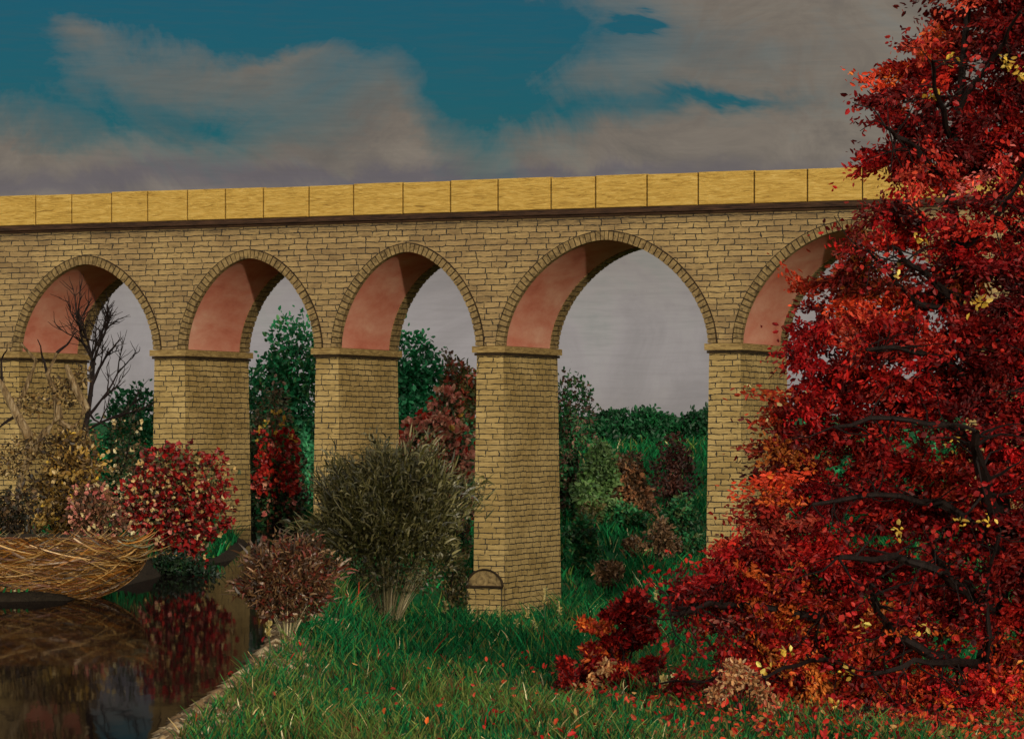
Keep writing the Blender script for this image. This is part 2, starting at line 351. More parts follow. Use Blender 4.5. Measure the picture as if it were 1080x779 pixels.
lines = [s_of(p) for p in (-8, 40, 78, 120, 158, 200, 240, 280, 328, 375, 427, 477, 527, 583, 630, 684, 738, 797, 853, 911, 968, 1026, 1085)]
while lines[0] > sL+2.2: lines.insert(0, lines[0]-2.2)
while lines[-1] < sR-2.2: lines.append(lines[-1]+2.2)
for a, b in zip(lines[:-1], lines[1:]):
    q = MB(); g_ = .035; d = random.uniform(-.012, .012); e = .03; t = random.uniform(-.035, .035)
    x0, x1, y0, y1, z0, z1 = a+g_, b-g_, -.26+d, .16, ZC+.26, ZT+t
    q.add([(x0,y0+e,z0),(x1,y0+e,z0),(x1,y1,z0),(x0,y1,z0),(x0,y0+e,z1-e),(x1,y0+e,z1-e),(x1,y1,z1),(x0,y1,z1),(x0+e,y0,z0+.02),(x1-e,y0,z0+.02),(x1-e,y0,z1-2*e),(x0+e,y0,z1-2*e)],
          [(0,3,2,1),(4,5,6,7),(1,2,6,5),(2,3,7,6),(3,0,4,7),(8,9,10,11),(0,1,9,8),(1,5,10,9),(5,4,11,10),(4,0,8,11)])
    q.build('parapet_panel', M['panel'], par, colors=False)
q = MB(); q.box(sL, sR, T-.16, T+.2, ZC+.26, ZT); q.build('rear_parapet', M['panel'], via, colors=False)

# ------------------------------------------------------------------ foliage builders
def rnd_dir(n):
    d = R.normal(size=(n, 3)); return d/np.linalg.norm(d, axis=1)[:, None]
def pick(pal, n, jit=.25):
    pal = np.array([p[:3] for p in pal]); i = R.integers(0, len(pal), n); c = pal[i]*(1+R.normal(size=(n, 1))*jit); return np.clip(c, .001, .9)
def lobe_pts(lobes, n, shell=.55):
    """n points in the ellipsoid lobes (x,y,z,rx,ry,rz), denser towards the skin, with outward directions"""
    L = np.array([l[:6] for l in lobes], float); vol = L[:,3]*L[:,5]; i = R.choice(len(L), n, p=vol/vol.sum())
    d = rnd_dir(n); r = (shell+(1-shell)*R.random(n))**.8*(1+.14*R.normal(size=n)); p = L[i,:3]+d*L[i,3:6]*r[:, None]
    return p, d, i
def leaves(mb, p, d, size, col, asp=.6, curl=.3, out=.5):
    """bent leaf of two folded halves at every point"""
    n = len(p); a = d*out+rnd_dir(n); a /= np.linalg.norm(a, axis=1)[:, None]
    b = np.cross(a, rnd_dir(n)); b /= np.linalg.norm(b, axis=1)[:, None]; c = np.cross(a, b)
    s = (size*R.uniform(.6, 1.4, n))[:, None]; w = s*asp
    v0 = p; v1 = p+a*s*.35+b*w*.5+c*s*curl*.3; v2 = p+a*s*.35-b*w*.5+c*s*curl*.3; v5 = p+a*s+c*s*curl*-.3
    v3 = p+a*s*.8+b*w*.34+c*s*curl*.1; v4 = p+a*s*.8-b*w*.34+c*s*curl*.1; vm = p+a*s*.45-c*s*curl*.2
    V = np.stack([v0, v1, v3, v5, v4, v2, vm], 1).reshape(-1, 3); k = np.arange(n)*7
    F = np.concatenate([np.stack([k, k+6, k+1], 1), np.stack([k+1, k+6, k+2], 1), np.stack([k+2, k+6, k+3], 1), np.stack([k+3, k+6, k+4], 1), np.stack([k+4, k+6, k+5], 1), np.stack([k+5, k+6, k], 1)])
    mb.add(V, F, np.repeat(col, 7, 0))
def ribbons(mb, base, path, wid, col, side=None):
    """base (n,3), path (n,m,3) offsets, width (n,)"""
    n, m = path.shape[:2]; pts = base[:, None, :]+path
    tg = np.gradient(pts, axis=1); tg /= np.linalg.norm(tg, axis=2)[:, :, None]+1e-9
    sd = rnd_dir(n) if side is None else side; b = np.cross(tg, sd[:, None, :]); b /= np.linalg.norm(b, axis=2)[:, :, None]+1e-9
    prof = np.array([.7, 1, .95, .8, .55, .12])[:m] if m == 6 else np.linspace(1, .15, m)
    o = b*(wid[:, None]*prof[None])[:, :, None]*.5
    V = np.stack([pts-o, pts+o], 2).reshape(n, m*2, 3); k = (np.arange(n)*m*2)[:, None]
    F = np.concatenate([np.stack([k[:,0]+2*j, k[:,0]+2*j+1, k[:,0]+2*j+3, k[:,0]+2*j+2], 1) for j in range(m-1)])
    mb.add(V.reshape(-1, 3), F, np.repeat(col, m*2, 0))
def limb(mb, p0, p1, r0, r1, sag=0, wob=.08, n=7, seg=6, col=(.5,.5,.5)):
    p0, p1 = np.array(p0, float), np.array(p1, float); L = np.linalg.norm(p1-p0); t = np.linspace(0, 1, n)
    w1, w2 = rnd_dir(2); pts = [p0+(p1-p0)*x+w1*L*wob*math.sin(x*math.pi*1.3)+w2*L*wob*.5*math.sin(x*math.pi*3)*x+np.array([0,0,-sag*math.sin(x*math.pi)]) for x in t]
    mb.tube(pts, [r0+(r1-r0)*x for x in t], col, seg); return [np.array(p) for p in pts]

GREEN = [(.006,.13,.042),(.012,.18,.06),(.004,.09,.03),(.02,.21,.08),(.045,.16,.045)]
OLIVE = [(.075,.075,.018),(.11,.10,.03),(.05,.055,.012),(.15,.135,.05)]
BROWN = [(.13,.065,.028),(.19,.10,.045),(.08,.045,.02),(.24,.14,.07)]
RUST = [(.13,.045,.016),(.18,.075,.028),(.09,.03,.012),(.16,.10,.04)]
CRIM = [(.27,.006,.007),(.17,.003,.004),(.36,.018,.010),(.07,.003,.003)]
SCAR = [(.44,.022,.012),(.33,.009,.007),(.56,.07,.035)]
ORNG = [(.50,.09,.015),(.42,.04,.012),(.55,.15,.025),(.35,.03,.01)]
PINK = [(.50,.16,.12),(.42,.10,.09),(.60,.28,.18)]
YELO = [(.62,.40,.05),(.70,.50,.12),(.50,.30,.04)]
CREAM = [(.62,.50,.24),(.50,.36,.16),(.72,.62,.36)]

SX, SYv, SZ = .62, .785, math.tan(math.radians(8.5))
def sunlit(x, y, z):
    dx, dy = x, y-Y0; s_, t_ = dx*AX[0]+dy*AX[1], dx*UX[0]+dy*UX[1]
    if t_ < T: return 1
    for tt_ in (0, 2.2, 4.4, T):
        s2 = s_+(t_-tt_)*SX/SYv; z2 = z+(t_-tt_)/SYv*SZ
        if z2 > ZT: continue
        ok = False
        for c, a, r in bays:
            if abs(s2-c) < a-.1 and z2 < arch_z(s2, c, a, r): ok = True
        if not ok: return 0
    return 1
def best_depth(px, Y, halfw, top, bot):
    best = (-1, Y)
    for dY in sorted(np.arange(-9, 9.1, 1.0), key=abs):
        y = Y+dY
        if y < 166: continue
        sc = sum(sunlit(at(px+u*halfw, y), y, zat(v, y)) for u in (-.6, 0, .6) for v in np.linspace(top+6, min(bot or top+80, top+90), 4))-abs(dY)*.06
        if sc > best[0]: best = (sc, y)
    return best[1]
def bush(name, label, cat, px, top, bot, Y, halfw, pal, nl=2500, size=.28, group=None, blossoms=None, trunk=True, mixp=None, tall=False, nlob=7, depth=None, mat_='leaf', x=None, lobes=None, asp=.6):
    """a shrub or small tree given by where it stands; own trunk, limbs, leaf mass and blossoms"""
    if Y > 164: Y = float(best_depth(px, Y, halfw, top, bot))
    X = at(px, Y) if x is None else x; z0 = gz(X, Y); zt = zat(top, Y); m = Y/FP
    zb = max(z0+.1, zat(bot, Y)) if tall else z0+.05
    r = halfw*m; o = empty(name, (X, Y, z0), label, cat, group); H = zt-z0
    dp = depth or r*.9; lb = []
    hb = zt-zb
    for k in range(nlob):
        t = (k+.5)/nlob; zz = zb+hb*(.10+.74*t)-z0; k2 = math.sin(math.pi*(.30+.56*t)) if not tall else .8+.2*math.sin(math.pi*t)
        ang = R.uniform(0, 2*math.pi); rr = r*.5*R.uniform(.3, 1)*k2
        lb.append((rr*math.cos(ang)*1.2, rr*math.sin(ang), zz, r*(R.uniform(.6, .85) if tall else R.uniform(.34, .85))*(.65+.35*k2), dp*R.uniform(.4,.7), hb*R.uniform(.11, .25)))
    mb = MB(); p, d, i = lobe_pts(lb, nl); c = pick(pal, nl)
    far_ = R.random(nl) < (.04 if tall else .12); p[far_] += d[far_]*(r*R.uniform(.05, .22, far_.sum()))[:, None]
    if mixp:
        sel = R.random(nl) < mixp[1]; c[sel] = pick(mixp[0], sel.sum())
    lobe_tint = 1+.3*R.normal(size=len(lb)); c = np.clip(c*lobe_tint[i][:, None].clip(.5, 1.6), .001, .9)
    p[:, 2] = np.maximum(p[:, 2], .05)
    leaves(mb, p, d, np.full(nl, size), c, asp); mb.build('foliage', M[mat_], o)
    st = MB(); nst = 1 if tall else 4
    if tall:
        tp = limb(st, (0,0,-.3), (R.uniform(-.2,.2), 0, H*.62), .05*H**.8*.45+.05, .04, wob=.04)
    else: tp = None
    for l in lb:
        s0 = tp[3] if tp is not None and l[2] > tp[3][2] else (R.uniform(-.15,.15)*r, R.uniform(-.1,.1)*r, -.2)
        limb(st, s0, (l[0], l[1], l[2]+l[5]*.5), .045+.006*H, .012, wob=.07)
    st.build('trunk' if tall else 'stems', M['bark_dark'], o, colors=False)
    if blossoms:
        for bname, bp, bn, bs, zr in blossoms:
            fb = MB(); p, d, i = lobe_pts(lb, bn, .92); lo, hi = zb-z0+hb*zr[0], zb-z0+hb*zr[1]
            ok = (p[:,2] > lo) & (p[:,2] < hi) & (p[:,1] < dp*.6); p, d = p[ok], d[ok]; p = p+d*.06
            for j in range(3): leaves(fb, p+rnd_dir(len(p))*bs*.2, d, np.full(len(p), bs), pick(bp, len(p), .2), .85, .5, 1.0)
            if len(p): fb.build(bname, M['leaf'], o)
    return o

# ---- beyond the viaduct
bush('green_tree', 'rounded dark green tree seen through the second arch, its top against the sky', 'tree', 299, 337, 530, 186, 48, GREEN, 6400, .34, tall=True, nlob=9)
bush('green_tree', 'square topped dark green tree filling the left half of the third arch', 'tree', 436, 345, 540, 188, 50, GREEN[:3], 7000, .34, tall=True, nlob=10)
bush('brown_tree', 'thin dark brown leaved tree just right of the square green tree in the third arch', 'tree', 478, 368, 470, 200, 17, [(.03,.02,.012),(.06,.03,.02),(.05,.055,.02)], 1100, .3, tall=True, nlob=5)
bush('autumn_tree', 'reddish olive tree low in the right side of the third arch', 'tree', 492, 384, 470, 182, 26, [(.09,.07,.02),(.05,.075,.02),(.22,.04,.02)], 2400, .3, tall=True)
bush('flowering_shrub', 'pink and crimson blossoming shrub in the third arch above the olive bush', 'shrub', 464, 408, 492, 171, 46, [(.03,.06,.02),(.08,.06,.02),(.12,.04,.02)], 1800, .26, blossoms=[('pink_blossoms', [(.62,.26,.18),(.55,.18,.14),(.70,.38,.26)], 900, .28, (.2,1)), ('red_blossoms', SCAR, 160, .28, (.2, 1)), ('yellow_blossoms', YELO, 16, .3, (.6, .95))])
bush('green_shrub', 'dark green shrub at the foot of the third arch beside the tall pier', 'shrub', 490, 440, 500, 168, 22, GREEN, 1300, .24)
bush('olive_shrub', 'brownish olive shrub below the rounded green tree in the second arch', 'shrub', 290, 392, 470, 178, 30, [(.09,.075,.035),(.13,.08,.05),(.05,.07,.03)], 1600, .26)
bush('flowering_shrub', 'crimson flowering shrub with a yellow tuft on top, seen through the second arch', 'shrub', 292, 440, 524, 170, 28, [(.03,.09,.025),(.02,.07,.02),(.10,.03,.012)], 1100, .24, blossoms=[('red_blossoms', CRIM[:3]+SCAR, 760, .26, (.38,.88)), ('pink_blossoms', PINK, 60, .26, (.1,.8)), ('yellow_blossoms', YELO, 110, .26, (.8, 1.2))])
bush('green_shrub', 'low dark green mound of leaves at the water side under the second arch', 'shrub', 296, 512, 556, 167, 34, [(.01,.06,.02),(.03,.07,.02),(.06,.06,.018)], 1500, .25)
bush('pale_shrub', 'pale grey green shrub against the left edge of the second arch', 'shrub', 264, 425, 545, 178, 14, [(.06,.13,.05),(.10,.14,.07),(.03,.09,.04)], 900, .25)
bush('green_shrub', 'bright green shrub in the second arch right of the crimson flowers', 'shrub', 322, 455, 530, 176, 18, [(.03,.22,.09),(.05,.25,.10),(.02,.15,.06)], 1000, .25)
bush('evergreen_shrub', 'dark green broad evergreen behind the first arch right of the bare tree', 'shrub', 134, 400, 500, 184, 48, GREEN[:4], 4600, .3, nlob=9, blossoms=[('cream_blossoms', CREAM, 60, .2, (.15, .8))])
bush('evergreen_shrub', 'low dark green evergreen behind the pale gnarled tree', 'shrub', 66, 418, 540, 186, 50, GREEN[:3], 3200, .3, nlob=9)
bush('evergreen_shrub', 'dark green evergreen at the left edge of the picture behind the gnarled tree', 'shrub', 0, 440, 560, 180, 34, GREEN[:3], 2200, .3)
bush('mottled_tree', 'round olive tree with pinkish lower leaves against the right side of the tall middle pier', 'tree', 600, 390, 470, 182, 33, [(.03,.17,.05),(.08,.15,.05),(.02,.12,.04)], 3600, .26, nlob=9, mixp=([(.14,.07,.05),(.2,.10,.07)], .3))
bush('light_green_shrub', 'light green bushy shrub on the hillside under the widest arch', 'shrub', 628, 466, 530, 187, 31, [(.12,.24,.06),(.17,.28,.09),(.08,.17,.05)], 3000, .3)
bush('brown_shrub', 'tall brown shrub with peach blossoms on the hillside under the widest arch', 'shrub', 668, 474, 565, 196, 30, BROWN[:3], 2200, .28, blossoms=[('peach_blossoms', [(.50,.22,.10),(.42,.18,.08)], 170, .3, (0, .75))])
bush('purple_brown_shrub', 'dark purplish brown shrub with a pointed tip right of the peach blossoming one', 'shrub', 710, 452, 540, 204, 24, [(.07,.02,.014),(.10,.035,.022),(.04,.015,.01)], 1500, .28)
for px, hw, lab in ((640, 34, 'dark green hedge tree at the left of the ridge under the widest arch'), (690, 36, 'dark green hedge tree in the middle of the ridge under the widest arch'), (742, 36, 'dark green hedge tree at the right of the ridge beside the fifth pier')):
    bush('hedge_tree', lab, 'tree', px, 432, 476, 262, hw, [(.005,.06,.018),(.008,.08,.022),(.004,.045,.014)], 3000, .42, group='hedge along the ridge', nlob=11)
for px, top, bot, Y, hw, lab in ((615, 540, 600, 172, 22, 'mid green shrub at the lower left of the slope under the widest arch'), (722, 520, 590, 178, 26, 'mid green shrub at the lower right of the slope beside the fifth pier'), (662, 530, 575, 186, 22, 'mid green shrub below the peach blossoms under the widest arch')):
    bush('slope_shrub', lab, 'shrub', px, top, bot, Y, hw, [(.012,.12,.035),(.03,.14,.04),(.006,.08,.025),(.07,.10,.03)], 1600, .26, group='green shrubs on the slope under the widest arch')
for px, top, bot, Y, hw, pal, lab in ((644, 590, 616, 163, 16, BROWN, 'low pinkish brown shrub nearest the tall middle pier under the widest arch'), (693, 540, 584, 176, 20, BROWN, 'pale brown shrub in the grass below the purplish shrub'),
      (626, 520, 585, 180, 16, [(.10,.08,.03),(.06,.07,.02)], 'olive brown upright shrub below the light green one'), (600, 492, 560, 184, 13, [(.05,.07,.02),(.11,.08,.04)], 'narrow olive shrub beside the right edge of the tall middle pier'),
      (672, 565, 590, 172, 13, BROWN, 'smallest brown tuft of a shrub midway across the grass under the widest arch')):
    bush('brown_shrub', lab, 'shrub', px, top, bot, Y, hw, pal, 800, .24, group='small shrubs under the widest arch', nlob=5)
bush('green_shrub', 'large dark green hedge like shrub behind the red tree near the fifth arch', 'shrub', 850, 440, 560, 190, 50, GREEN[:4], 2600, .34)
bush('green_shrub', 'dark green shrub glimpsed through gaps of the red tree at the far right', 'shrub', 940, 440, 600, 185, 60, GREEN[:4], 2400, .34)

# ---- left bank
bush('flowering_shrub', 'large crimson and cream flowering shrub on the river bank in front of the second pier', 'shrub', 190, 466, 606, 112, 60, [(.04,.05,.014),(.09,.06,.02),(.16,.012,.01)], 4600, .16, nlob=10,
     blossoms=[('red_blossoms', CRIM, 1500, .17, (0, 1)), ('cream_blossoms', [(.55,.36,.13),(.42,.25,.09),(.62,.46,.22)], 520, .13, (0,.85)), ('pink_blossoms', PINK, 120, .14, (0,.8))])
bush('pink_brown_shrub', 'pinkish brown shrub between the ochre shrub and the crimson flowering one', 'shrub', 96, 505, 580, 106, 34, [(.16,.07,.035),(.10,.04,.02),(.05,.03,.012)], 1700, .17, blossoms=[('pink_blossoms', PINK, 150, .14, (.1, .9)), ('cream_blossoms', CREAM, 60, .12, (.1,.9))])
bush('ochre_shrub', 'ochre and dark brown leafy shrub at the foot of the bare black tree', 'shrub', 70, 452, 560, 112, 48, [(.24,.13,.025),(.12,.065,.015),(.04,.022,.008),(.34,.21,.05)], 3200, .19, nlob=9, blossoms=[('yellow_blossoms', YELO[:1]+CREAM[1:2], 90, .16, (.1,.95))])
bush('dark_shrub', 'blackish brown undergrowth shrub at the left edge above the straw heap', 'shrub', 14, 515, 585, 103, 42, [(.04,.022,.01),(.02,.02,.008),(.12,.07,.03)], 1700, .17)
bush('blossom_shrub', 'small green shrub dotted with cream blossoms above the crimson flowering shrub', 'shrub', 128, 432, 500, 125, 24, [(.02,.05,.014),(.06,.05,.014)], 900, .17, blossoms=[('cream_blossoms', CREAM, 80, .14, (0,1))])
bush('brown_shrub', 'dull brown rounded shrub left of the second pier', 'shrub', 146, 466, 500, 128, 22, [(.14,.07,.03),(.09,.05,.022)], 900, .17)
bush('green_shrub', 'low dark green shrub hanging over the water below the crimson flowers', 'shrub', 182, 583, 612, 109, 48, [(.004,.028,.010),(.012,.03,.008)], 1500, .16)

def bare_tree():
    Y = 118; X = at(84, Y); z0 = gz(X, Y); m = Y/FP
    o = empty('bare_tree', (X, Y, z0), 'bare black tree with fine upswept twigs in front of the first arch', 'tree')
    def q(px, py, dy=0): return ((px-84)*m, dy, zat(py, Y)-z0)
    t = MB(); tr = [q(70, 560), q(76, 520, .1), q(84, 480), q(92, 440, .1), q(97, 405), q(99, 380), q(106, 360)]
    t.tube(tr, [.16,.14,.12,.10,.08,.06,.04], seg=8); t.build('trunk', M['bark_dark'], o, colors=False)
    b = MB()
    def grow(p, d, L, r, dep):
        p = np.array(p, float); d = np.array(d, float); d /= np.linalg.norm(d); pts = [p]
        for k in range(5):
            d = d+R.normal(size=3)*.13+np.array([0,0,.06]); d /= np.linalg.norm(d); pts.append(pts[-1]+d*L/5)
        b.tube([tuple(x) for x in pts], [r*(1-.13*k) for k in range(6)], seg=5)
        if dep:
            for k in (2, 3, 4, 5):
                for s in (1, 2):
                    nd = d+R.normal(size=3)*np.array([.55,.45,.35]); grow(pts[k], nd, L*R.uniform(.45,.72), r*.5, dep-1) if R.random() < .8 else None
    for st, dr, L in ((q(97,405), (.9,0,1.5), 1.6), (q(96,418), (-.35,.2,1.6), 2.1), (q(98,395), (.1,-.2,1.8), 2.1), (q(104,365), (.7,0,1.4), 1.2), (q(100,385), (-.45,0,1.7), 1.6), (q(92,440), (1.1,.1,1.15), 2.0), (q(88,455), (1,-.1,.9), 1.7), (q(106,360), (.35,0,1.6), .9)):
        grow(st, dr, L, .07, 2)
    b.build('branches', M['bark_dark'], o, colors=False)
bare_tree()

def gnarled():
    Y = 114; X = at(30, Y); z0 = gz(X, Y); m = Y/FP
    o = empty('gnarled_tree', (X, Y, z0), 'pale tan gnarled old tree with twisted forked trunk at the left edge', 'tree')
    def q(px, py, dy=0): return ((px-30)*m, dy, zat(py, Y)-z0)
    t = MB()
    t.tube([q(24,575), q(20,540,.1), q(22,505), q(34,475,.1), q(30,455)], [0.158,0.115,0.115,0.158,0.144], seg=10)
    t.tube([q(34,480), q(28,455,-.1), q(14,430), q(2,405,-.1), q(-14,385)], [0.173,0.173,0.144,0.115,0.094], seg=10)
    t.tube([q(34,478), q(48,455), q(62,440,.1), q(58,415,.15), q(50,395), q(60,372)], [0.144,0.158,0.173,0.115,0.086,0.058], seg=10)
    t.tube([q(62,445), q(78,452), q(92,430,-.1), q(78,405,-.1), q(70,385)], [0.130,0.108,0.144,0.144,0.086], seg=10)
    t.tube([q(8,425), q(14,440,.2), q(30,400,.2), q(38,380), q(22,362)], [0.072,0.101,0.094,0.072,0.043], seg=9)
    t.build('trunk', M['bark_pale'], o, colors=False)
    b = MB()
    for k, (p0, p1) in enumerate(((q(2,405), q(6,360)), (q(60,372), q(82,350)), (q(50,395), q(40,358)), (q(14,440), q(-12,455)), (q(92,430), q(112,452)), (q(30,500), q(52,520)), (q(20,540), q(0,520)))):
        b = MB(); limb(b, p0, p1, .06, .015, wob=.14); b.build('branch', M['bark_dark'], o, colors=False)
    f = MB(); lb = [q(40,470)+(1.2,.7,.5), q(10,490)+(.9,.7,.6), q(80,465)+(1.0,.7,.6), q(55,520)+(1.1,.7,.7), q(66,415,.2)+(.7,.4,.7), q(30,425,.3)+(.6,.4,.5), q(85,395,.2)+(.35,.3,.4)]
    n_ = 2600; p, d, i = lobe_pts(lb, n_, .3); leaves(f, p, d, np.full(n_, .14), pick([(.16,.09,.025),(.06,.035,.015),(.24,.15,.05),(.03,.02,.01),(.34,.24,.10)], n_)); f.build('foliage', M['leaf'], o)
gnarled()

def straw_heap():
    Y = 94.5; X = at(38, Y); z0 = WATER-.2; m = Y/FP
    o = empty('straw_heap', (X, Y, z0), 'rounded orange brown straw heap on the river bank overhanging the dark water', 'straw heap')
    rx, ry, rz, zc = 112*m, 2.4, (636-578)*m, zat(579, Y)-z0
    b = MB(); n, k = 28, 12; vs = []; fs = []
    for i in range(k+1):
        ph = math.pi*i/k
        for j in range(n): a = 2*math.pi*j/n; vs.append((rx*.95*math.sin(ph)*math.cos(a), ry*.93*math.sin(ph)*math.sin(a), zc-rz*.94*math.cos(ph)*(1 if ph < math.pi/2 else .3)))
    for i in range(k):
        for j in range(n): fs.append((i*n+j, i*n+(j+1) % n, (i+1)*n+(j+1) % n, (i+1)*n+j))
    b.add(vs, fs); b.build('core', M['earth'], o, smooth=True, colors=False)
    N_ = 5200; f = MB()
    # straws lie along the heap, sagging like a basket
    al = R.uniform(-1.5, 1.5, N_); el = R.uniform(-.15, 1.0, N_)**1.0; L = R.uniform(.12, .34, N_); tilt = R.normal(size=N_)*.22
    ts = np.linspace(-1, 1, 6); rad = 1+R.uniform(0, .06, N_)
    A = al[:, None]+L[:, None]*ts[None]*1.2; E = el[:, None]+(tilt[:, None]*ts[None])*.8-.05*(ts[None]**2)
    E = np.clip(E, -.25, 1.45)
    x = rx*np.cos(E)*np.sin(A); y = -ry*np.cos(E)*np.cos(A); z = zc-rz*np.sin(E)
    Pp = np.stack([x, y, z], 2)*np.array([1,1,1])*1.0; Pp[:, :, :2] *= rad[:, None, None]; Pp[:, :, 2] = zc+(Pp[:, :, 2]-zc)*rad[:, None]
    ribbons(f, np.zeros((N_, 3)), Pp, R.uniform(.02, .055, N_), pick([(.22,.085,.010),(.26,.12,.02),(.09,.04,.008),(.03,.015,.006),(.40,.24,.08),(.14,.04,.008)], N_), side=rnd_dir(N_)*.5+np.array([0,0,0.0]))
    # loose top straws sweeping up to the right
    n2 = 500; bx = R.uniform(-.9, .95, n2)*rx; base = np.stack([bx, R.uniform(-1.6, -.2, n2), zc+R.uniform(-.3, .35, n2)], 1)
    dr = np.stack([R.uniform(.5, 1.3, n2)*R.choice([1, 1, -1], n2), R.normal(size=n2)*.15, R.uniform(-.1, .5, n2)], 1); tt = np.linspace(0, 1, 6)
    path = dr[:, None, :]*tt[None, :, None]; path[:, :, 2] += -.25*tt[None]*(1-tt[None])*2
    ribbons(f, base, path, R.uniform(.02, .045, n2), pick([(.34,.22,.08),(.2,.14,.05),(.4,.16,.02),(.12,.12,.06)], n2))
    f.build('straw', M['stroke'], o)
straw_heap()

# ---- foreground shrubs made of swept stems
def fountain(name, label, px, base_py, Y, top, halfw, pal, n, wid, lean=0, stems=60, leafn=0, leafpal=None, thick=.035, spread=1.0, arc=.5):
    X = at(px, Y); z0 = gz(X, Y); m = Y/FP; H = zat(top, Y)-z0; r = halfw*m
    o = empty(name, (X, Y, z0), label, 'shrub')
    st = MB()
    for k in range(stems):
        a = R.uniform(-1, 1); dy = R.uniform(-1, 1); e = (a*r*.62+lean*r, dy*r*.5, H*R.uniform(.35, .62)*(1-.25*abs(a)))
        b = (a*r*.16, dy*r*.15, -.1); pts = [(b[0]+(e[0]-b[0])*t**1.7, b[1]+(e[1]-b[1])*t**1.5, b[2]+(e[2]-b[2])*t) for t in np.linspace(0, 1, 7)]
        st.tube(pts, [thick*(1-.8*t) for t in np.linspace(0, 1, 7)], tuple(pick([(.32,.26,.13),(.20,.17,.08),(.46,.38,.22)], 1)[0]), seg=5)
    st.build('stems', M['stroke'], o)
    f = MB(); d = rnd_dir(n); d[:, 2] = np.abs(d[:, 2])*1.1-.45*(R.random(n) < .35); rr = R.random(n)**.45
    lump = 1+.16*np.sin(d[:, 0]*5.1+lean)*np.cos(d[:, 2]*6.3+1)+.10*np.sin(d[:, 0]*11+d[:, 2]*9); rr = rr*lump
    c = np.array([lean*r*.5, 0, H*.56]); pos = c+d*np.array([r, r*.75, H*.44])*rr[:, None]*(1+.10*R.normal(size=(n, 1)))
    pos[:, :2] *= np.clip(.30+1.55*pos[:, 2:3]/H, 0, 1.12)
    out = pos-np.array([0, 0, H*.08]); out /= np.linalg.norm(out, axis=1)[:, None]; L = R.uniform(.35, .95, n)*H*.115*spread
    tt = np.linspace(0, 1, 6); curl = rnd_dir(n)*.5; curl[:, 2] -= .25
    path = out[:, None, :]*(L[:, None]*tt[None])[:, :, None]+curl[:, None, :]*(L[:, None]*tt[None]**2*arc)[:, :, None]
    pos[:, 2] = np.where(pos[:, 2] < H*.2, H*R.uniform(.2, .5, n), pos[:, 2])
    ribbons(f, pos, path, wid*R.uniform(.6, 1.5, n), pick(pal, n, .3)); 
    if leafn:
        dl = rnd_dir(leafn); pl = c+dl*np.array([r, r*.75, H*.44])*(R.random(leafn)**.4*.98)[:, None]; pl[:, 2] = np.where(pl[:, 2] < H*.2, H*R.uniform(.25, .5, leafn), pl[:, 2])
        leaves(f, pl, dl, np.full(leafn, wid*2.6), pick(leafpal or pal, leafn, .3))
    f.build('foliage', M['stroke'], o); return o
OL2 = [(.085,.078,.022),(.055,.053,.014),(.125,.112,.036),(.03,.03,.009),(.17,.15,.06)]
fountain('olive_bush', 'big olive green fan shaped bush with pale stems in the middle foreground', 408, 672, 118, 480, 75, OL2, 17000, .06, stems=95, leafn=7000, arc=1.5, spread=.8)
fountain('russet_bush', 'russet brown swirled bush on the bank at the left of the big olive bush', 303, 686, 71.5, 574, 46, [(.12,.060,.024),(.07,.032,.013),(.18,.10,.042),(.04,.02,.01),(.12,.02,.010)], 6500, .045, stems=30, leafn=2400, arc=1.8, thick=.025)
bush('olive_shrub', 'low yellow brown shrub in the shade between the big olive bush and the tall pier', 'shrub', 478, 560, 640, 130, 20, [(.10,.075,.02),(.06,.05,.015),(.03,.04,.01)], 1100, .17)

